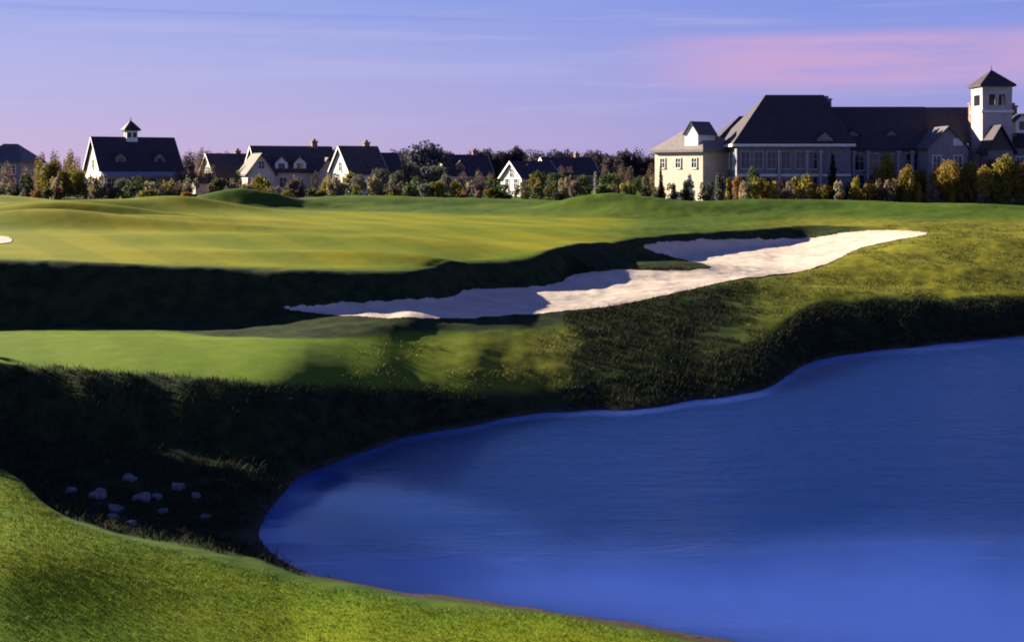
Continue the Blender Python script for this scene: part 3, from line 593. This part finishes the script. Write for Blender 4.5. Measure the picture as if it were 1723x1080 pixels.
# house with the cupola
r, rf = house(170, 176, 31, 11.5, 10, 3.7, 8.3, M_CREAM, M_SLATE, 'cream gabled house under a broad dark roof crowned by a small cupola', wins=4)
q = MB().box(4.6,6.2,4.2,5.8,7.6,9.3).box(4.45,6.35,4.05,5.95,9.3,9.42).build('cupola', M_WHITE, r)
MB().hip(4.2,6.6,3.8,6.2,9.62,((5.3,5,10.9),(5.5,5,10.9))).cyl(5.4,5,10.8,11.5,.06,.03,6).build('cupola_roof', M_SLATE, q)
for xx in (5.0,5.8): MB().box(xx-.25,xx+.25,4.16,4.2,7.95+.45,9.1).build('louvre', M_DARKT, q)
MB().box(4.55,4.6,4.6,5.4,8.2,9.1).build('louvre', M_DARKT, q)
for xx in (3., 8.6): dormer(r, xx, 1.0, 4.4, 1.5, 1.0, 3.2, M_TAUPE, M_SLATE)
MB().box(-.1,11.6,-2.0,-1.9,2.5,2.75).box(.0,.18,-1.99,-1.81,0,2.5).box(3.7,3.88,-1.99,-1.81,0,2.5).box(7.5,7.68,-1.99,-1.81,0,2.5).box(11.3,11.48,-1.99,-1.81,0,2.5).add([(-.1,-2.1,2.76),(11.6,-2.1,2.76),(11.6,-.05,3.35),(-.1,-.05,3.35),(-.1,-2.1,2.86),(11.6,-2.1,2.86),(11.6,-.05,3.45),(-.1,-.05,3.45)],[(3,2,1,0),(4,5,6,7),(0,1,5,4),(1,2,6,5),(2,3,7,6),(3,0,4,7)]).build('porch', M_GREYW, r)
# far left house, cut by the frame
x = xof(-40, 186); r = empty('house', (x,186,zw(x,186)), 0, 'blue-grey house with a dark hipped roof at the left edge of the picture', 'house', 'houses beyond the course')
MB().box(0,6.6,0,9,-.6,4.7).build('wall', M_GREYW, r); MB().hip(-.4,7.0,-.4,9.4,4.9,((2.6,3.8,7.6),(4.2,5.2,7.6))).build('roof', M_GREYR, r)
for xx in (1.2,3.3,5.4):
    for zz in (.9,3.): window(r, xx, 0, zz, 1.0, 1.3)
# small pale house
r, rf = house(362, 190, 33, 7, 7, 2.7, 6.0, M_CREAM, M_BROWN, 'small pale house with a lit gable between thin mauve trees', wins=2, chim=(5.2,4.4,.5))
MB().gable_wall(-3.6,-.4,-1.5,3.2,-.6,1.7,2.9,'x').build('garage', M_CREAM, r); MB().gable_roof(-3.6,-.5,-1.5,3.2,1.72,2.92,'x').build('garage_roof', M_BROWN, r)
# cream many-gabled house
r, rf = house(436, 182, 25, 12.0, 9, 3.4, 7.0, M_CREAM, M_BROWN, 'cream house with a long dark roof and several bright gables and dormers', wins=5, chim=(9.6,4.5,.8))
q = MB().gable_wall(-2.2,1.8,-2.2,3.6,-.6,3.1,5.8,'y').build('front_wing', M_CREAM, r); MB().gable_roof(-2.2,1.8,-2.2,3.6,3.12,5.82,'y').build('wing_roof', M_BROWN, q)
window(r, -.2, -2.2, 1.0, 1.4, 1.5); window(r, -.2, -2.2, 3.7, .9, 1.1)
q = MB().gable_wall(8.2,11.6,-1.8,3.6,-.6,3.0,5.2,'y').build('front_wing', M_CREAM, r); MB().gable_roof(8.2,11.6,-1.8,3.6,3.02,5.22,'y').build('wing_roof', M_BROWN, q)
window(r, 9.9, -1.8, 1.0, 1.3, 1.5)
for xx in (3.4,6.2): dormer(r, xx, .2, 2.9, 1.9, 1.7, 3.4, M_WHITE, M_BROWN)
# next house with the steep dark gable
r, rf = house(590, 174, 31, 5.5, 7.4, 3.3, 6.9, M_WHITE, M_BROWN, 'narrow house with a bright white gable end beside the cream many-gabled house', wins=2, chim=(4.4,4.5,.6))
# low grey house
r, rf = house(606, 200, 20, 7.0, 8, 3.0, 6.2, M_TAUPE, M_SLATE, 'low grey house under a plain dark roof left of the rounded tree', wins=3, chim=(2.0,4.2,.7))
# long dark-roofed house
r, rf = house(752, 196, 16, 7.4, 8, 2.9, 5.9, M_TAUPE, M_SLATE, 'taupe house with a long dark roof left of the white gable', wins=3, chim=(5.6,4.2,.7))
dormer(r, 2.4, .8, 3.3, 1.5, 1.0, 2.6, M_TAUPE, M_SLATE)
# bright white gable house
r, rf = house(880, 170, 29, 6.0, 6.4, 2.4, 4.7, M_WHITE, M_SLATE, 'white house whose bright gable end shines out of the dark tree row', wins=2)
# shingled house behind trees
r, rf = house(925, 214, 18, 9.0, 8, 2.9, 5.6, M_TAUPE, M_SLATE, 'brown house half hidden by trees midway between white gable and clubhouse', wins=3, chim=(6.6,4.2,.7))

# ---------------------------------------------------------------- clubhouse
CX, CY, CZ = 26.0, 143.0, 5.2
ch = empty('clubhouse', (CX,CY,CZ), 0, 'large stone clubhouse with steep dark hipped roofs, cream wing and square tower', 'clubhouse')
X = lambda px, Y: xof(px, Y)-CX                                  # local x from picture column at a distance
Zl = lambda py, Y: zof(py, Y)-CZ
# tall main block
MB().box(0,13.2,0,12,-.8,6.6).build('wall', M_STONE, ch)
mr = MB().hip(-.55,13.7,-.55,12.5,6.75,((X(1288,149),6,Zl(160,149)),(X(1386,149),6,Zl(160,149))), .3).build('roof', M_SLATE, ch)
chimney(mr, 12.2, 7.5, 8.6, 12.2, 1.1, M_STONE)
# set-back block behind on the left
MB().box(X(1199,151),8,8,17,-.8,6.5).build('wall', M_STONE, ch)
MB().hip(X(1194,151),8.5,7.5,17.5,6.65,((X(1243,156),12.6,Zl(196,156)),(6.2,12.6,Zl(196,156))), .3).build('roof', M_SLATE, ch)
# turned cream wing
M = Matrix.Translation((X(1183,146),3.2,0)) @ Matrix.Rotation(math.atan2(.6,.8), 4, 'Z')
MB().box(0,6,0,8.2,-.8,6.0).xf(M).build('wall', M_CREAM, ch)
wr = MB().hip(-.5,6.5,-.5,8.7,6.15,((3.0,3.0,8.9),(3.0,5.4,8.9)), .3).xf(M).build('roof', M_PALER, ch)
q = MB().gable_wall(.1,3.0,.9,3.1,6.2,8.1,9.4,'x').xf(M).build('dormer', M_WHITE, ch); MB().gable_roof(.1,3.0,.9,3.1,8.12,9.42,'x',.12,.2).xf(M).build('dormer_roof', M_GREYR, q)
for yy in (1.4,4.1,6.8):
    for zz, hh in ((4.0,1.1),):
        p = M @ Vector((0,yy,zz)); window(ch, p.x, p.y, p.z, .8, hh, math.atan2(.6,.8)-math.pi/2)
# long wing
MB().box(13.21,X(1645,145),2,12,-.8,6.2).build('wall', M_STONE, ch)
MB().hip(12.2,X(1562,145),1.5,12.5,6.3,((10.5,7,Zl(180,150)),(X(1556,150),7,Zl(180,150))), .3).build('roof', M_SLATE, ch)
lr = MB().gable_roof(X(1550,149),X(1648,149),3.2,12.2,7.0,Zl(183,150),'x',.2,.2).build('roof', M_BROWN, ch)
# grey gabled pavilion
x0, x1 = X(1562,141), X(1628,141)
MB().gable_wall(x0,x1,-2,6,-.8,6.3,8.5,'y').build('wall', M_GREYW, ch); MB().gable_roof(x0,x1,-2,6,6.32,8.52,'y',.22,.3).build('roof', M_GREYR, ch)
for px in (1576,1612): window(ch, X(px,141), -2, 3.4, .85, 1.9, bars=1)
for px in (1576,1594,1612): window(ch, X(px,141), -2, .6, .85, 1.7)
MB().box(X(1604,141),X(1620,141),-2.06,-1.94,6.5,7.3).build('gable_vent', M_TRIM, ch)
# windows and columns of the stone front
for i, px in enumerate((1254,1276,1298,1322,1346,1368)):
    for zz, hh in ((.8,2.1),(3.9,1.9)): window(ch, X(px,143), 0, zz, .95, hh, mat=M_SILL)
for px in (1424,1446,1470,1500,1524,1546):
    for zz, hh in ((.8,2.3),(3.7,1.9)): window(ch, X(px,145), 2, zz, 1.05, hh, mat=M_SILL)
for yy in (2,5,8):
    for zz, hh in ((.8,2.0),(3.9,1.8)): window(ch, 0, yy, zz, 1.0, hh, 'left')
for px in (1311,1358,1381,1412,1436,1460,1512,1535):
    y0 = -.35 if px < 1400 else 1.65; xx = X(px, CY+y0)
    MB().cyl(xx,y0,-.4,.15,.26,.24,10).cyl(xx,y0,.15,5.7,.18,.15,10).box(xx-.26,xx+.26,y0-.26,y0+.26,5.7,5.95).build('column', M_SILL, ch)
MB().box(-.05,13.25,-.12,-.01,3.0,3.25).build('string_course', M_TRIM, ch)
MB().box(-.5,13.6,-.63,-.56,6.42,6.72).build('gutter', M_TRIM, ch)
MB().box(-.63,-.56,-.5,12.4,6.42,6.72).build('gutter', M_TRIM, ch)
dormer(ch, X(1391,142), -.2, 6.35, 1.9, .9, 2.6, M_GREYW, M_SLATE)
for px in (1440,1505): dormer(ch, X(px,145), 3.1, 7.1, 1.3, .8, 2.0, M_STONE, M_SLATE)
# tower
tx0, tx1 = X(1653,142), X(1703,142); tm = (tx0+tx1)/2; tw = tx1-tx0
tw_ = MB().box(tx0,tx1,-1,-1+tw,-.8,Zl(186,142)).build('tower', M_TOWER, ch)
zb, zt_ = Zl(186,142), Zl(146,142)
b = MB()
for sx in (tx0, tx1-.75):
    for sy in (-1, -1+tw-.75): b.box(sx,sx+.75,sy,sy+.75,zb,zt_)
b.box(tx0+.75,tx1-.75,-.95,-.8,zb,zb+.6).box(tx0+.05,tx0+.2,-.25,-1+tw-.75,zb,zb+.6).box(tx0-.02,tx1+.02,-1.02,-1+tw+.02,zt_-.9,zt_)
b.box(tm-.18,tm+.18,-.98,-.72,zb+.6,zt_-.9)
b.build('belfry', M_TOWER, tw_)
MB().box(tx0+.9,tx1-.9,-.1,-1+tw-.9,zb+.01,zt_-.95).build('louvre', M_DARKT, tw_)
MB().box(tx0-.15,tx1+.15,-1.15,-1+tw+.15,zb-.25,zb+.02).build('cornice', M_TRIM, tw_)
MB().hip(tx0-.35,tx1+.35,-1.35,-1+tw+.35,zt_+.25,((tm-.05,-1+tw/2,Zl(118,143.5)),(tm+.05,-1+tw/2,Zl(118,143.5))), .25).cyl(tm,-1+tw/2,Zl(119,143.5),Zl(110,143.5),.07,.02,6).build('tower_roof', M_SLATE, tw_)
for zz in (5.0,): window(tw_, tm-.6, -1, zz, .6, 1.5)
# porch below the tower
px0, px1 = X(1660,139), X(1712,139)
q = MB().box(px0+.3,px1-.3,-3.6,-1.01,-.8,5.9).build('porch', M_STONE, ch)
MB().gable_roof(px0+.2,px1-.2,-3.6,-1.02,6.0,8.6,'y',.22,.3).build('porch_roof', M_SLATE, q)
MB().add([(px0+.3,-3.55,5.9),(px1-.3,-3.55,5.9),((px0+px1)/2,-3.55,8.45),(px0+.3,-1.1,5.9),(px1-.3,-1.1,5.9),((px0+px1)/2,-1.1,8.45)],[(0,1,2),(5,4,3),(0,3,4,1),(1,4,5,2),(2,5,3,0)]).build('porch_gable', M_DARKT, q)
MB().box((px0+px1)/2-.8,(px0+px1)/2+.8,-3.66,-3.55,-.2,2.6).build('door', M_DARKT, q)
# dark chimney stack left of the tower and right-hand wing cut by the frame
chimney(ch, X(1640,146), 3.6, 4.0, Zl(176,146), .75, M_BRICK)
MB().box(tx1+.01,tx1+10,1,10,-.8,6.4).build('wall', M_STONE, ch)
rr = MB().gable_roof(tx1+.3,tx1+10,1,10,6.42,9.6,'x',.2,.25).build('roof', M_SLATE, ch)
chimney(rr, X(1709,145), 2.8, 7.0, Zl(180,145), .7, M_BRICK)
dormer(ch, X(1722,143), .2, 8.0, 1.6, 1.4, 3, M_WHITE, M_SLATE)
for px in (1716,1740): window(ch, X(px,144), 1, 3.4, .9, 1.8)

# gate pillar by the tower
x, y = xof(1649,134), 134.; g = empty('gate_pillar', (x,y,zw(x,y)), 0, 'pale stone pillar with a cap standing before the clubhouse tower', 'pillar')
MB().box(-.28,.28,-.28,.28,-.3,1.55).box(-.34,.34,-.34,.34,-.3,.2).build('shaft', plain('pale_stone', (.5,.46,.38), .9, .15), g)
MB().hip(-.38,.38,-.38,.38,1.68,((-.02,0,1.95),(.02,0,1.95)), .13).build('cap', M_TRIM, g)

# ---------------------------------------------------------------- boulders on the shaded bank
M_ROCK = plain('boulder_rock', (.13,.13,.135), .95, .35, 2.2)
import bmesh
def boulder(seed):
    bm = bmesh.new(); bmesh.ops.create_icosphere(bm, subdivisions=2, radius=1.)
    from mathutils import noise as mn
    for v in bm.verts:
        p = v.co.copy(); n = mn.noise(p*1.1+Vector((seed*7,3,1)))*.6 + mn.noise(p*2.7+Vector((seed,9,4)))*.14
        v.co = Vector((p.x*(1+n)*1.15, p.y*(1+n)*.9, p.z*(1+n)*.72))
        v.co = v.co - max(0, v.co.x-.85)*Vector((.7,0,0))
    me = bpy.data.meshes.new('boulder'); bm.to_mesh(me); bm.free(); me.materials.append(M_ROCK)
    for p in me.polygons: p.use_smooth = False
    return me
BO = [boulder(k) for k in range(4)]
SP = [(120,828,.17),(166,836,.24),(196,860,.22),(190,872,.15),(218,806,.20),(238,842,.24),(262,838,.16),(300,822,.18),(274,862,.14),(330,836,.14),(345,870,.12),(222,882,.13)]
SP.sort()
SZ = ['small','large','large','small','large','large','small','large','small','small','small','small']
for k, (px, py, s) in enumerate(SP):
    x, y, z = hit(px, py, 24.); o = link('boulder', BO[k % 4]); o.location = (x, y, z+s*.05); o.scale = (s,s,s); o.rotation_euler = (random.uniform(-.3,.3), random.uniform(-.3,.3), random.uniform(0,6))
    tag(o, f'{ORD[k]} from the left of the pale boulders in the dark bank beside the pond', 'boulder', 'pale boulders on the shaded bank')

# ---------------------------------------------------------------- sky, sun, camera
w = bpy.data.worlds.new('World'); S.world = w; w.use_nodes = True; nt = w.node_tree; bg = nt.nodes['Background']; bg.inputs['Strength'].default_value = .1
sky = N(nt, 'ShaderNodeTexSky'); sky.sky_type = 'NISHITA'; sky.sun_disc = False; sky.sun_elevation = SUN_EL; sky.sun_rotation = SUN_AZ; sky.air_density = 1.; sky.dust_density = .3; sky.ozone_density = 4.
tc = N(nt, 'ShaderNodeTexCoord').outputs['Generated']; sp = N(nt, 'ShaderNodeSeparateXYZ'); L(nt, tc, sp.inputs[0])
cr = N(nt, 'ShaderNodeValToRGB'); L(nt, math_(nt, 'POWER', math_(nt, 'MAXIMUM', sp.outputs[2], 0.0), .5), cr.inputs[0])
stops = [(0,(.50,.38,.64)),(2,(.44,.37,.69)),(5,(.37,.38,.74)),(8,(.27,.34,.76)),(12,(.15,.26,.76)),(20,(.065,.155,.62)),(36,(.032,.075,.36)),(90,(.015,.04,.2))]
el = cr.color_ramp.elements
while len(el) < len(stops): el.new(.5)
for e, (deg, c) in zip(el, stops): e.position = math.sqrt(math.sin(R(deg))); e.color = (*c, 1)
side = rampf(nt, sp.outputs[0], -.40, .40)                     # the sky deepens away from the sun
tint = mix(nt, side, (1.16,1.12,1.0), (.80,.86,1.0)); grad = mix(nt, 1., cr.outputs[0], tint, 'MULTIPLY')
# thin cloud veils, rosy where the low sun reaches them
cn = noise(nt, mapping(nt, tc, (5,5,46)), 1.6, 5, .55); band = math_(nt, 'MULTIPLY', rampf(nt, sp.outputs[2], .055, .074), rampf(nt, sp.outputs[2], .098, .112, 1, 0))
rosy = math_(nt, 'MULTIPLY', math_(nt, 'MULTIPLY', band, rampf(nt, sp.outputs[0], .06, .20)), rampf(nt, cn, .18, .55, .35, 1.))
grad = mix(nt, rosy, grad, (.60,.37,.65))
veil = math_(nt, 'MULTIPLY', rampf(nt, noise(nt, mapping(nt, tc, (3,3,70)), 1.1, 4), .50, .72, 0, .45), rampf(nt, sp.outputs[2], .005, .05))
grad = mix(nt, veil, grad, (.50,.46,.76))
stk = math_(nt, 'MULTIPLY', rampf(nt, noise(nt, mapping(nt, tc, (1.5,1.5,150)), 1.0, 3), .48, .68, 0, .5), rampf(nt, sp.outputs[2], .10, .13))
grad = mix(nt, stk, grad, (.22,.29,.74))
vs = N(nt, 'ShaderNodeVectorMath'); vs.operation = 'SCALE'; L(nt, grad, vs.inputs[0]); vs.inputs['Scale'].default_value = 10./K
ns = N(nt, 'ShaderNodeVectorMath'); ns.operation = 'MULTIPLY'; L(nt, sky.outputs[0], ns.inputs[0]); ns.inputs[1].default_value = (.30,.26,.42)
L(nt, mix(nt, .12, vs.outputs[0], ns.outputs[0]), bg.inputs['Color'])
sd = bpy.data.lights.new('sun', 'SUN'); sd.energy = 5.; sd.angle = R(.5); sd.color = (1., .87, .66)
so_ = bpy.data.objects.new('sun', sd); COL.objects.link(so_)
dirv = Vector((math.sin(SUN_AZ)*math.cos(SUN_EL), math.cos(SUN_AZ)*math.cos(SUN_EL), math.sin(SUN_EL)))
so_.rotation_euler = dirv.to_track_quat('Z', 'Y').to_euler(); so_.location = (-40,30,60)
cd = bpy.data.cameras.new('camera'); cd.sensor_width = 36; cd.lens = F/W*36; cd.shift_y = -(540-YH)/W; cd.clip_end = 8000; cd.clip_start = .5
co = bpy.data.objects.new('camera', cd); COL.objects.link(co); co.location = (0,0,HC); co.rotation_euler = (R(90),0,0); S.camera = co
S.view_settings.view_transform = 'Standard'; S.view_settings.look = 'None'; S.view_settings.exposure = EXPO; S.view_settings.gamma = 1
S.cycles.filter_width = 1.9; S.cycles.max_bounces = 6; S.cycles.use_denoising = True
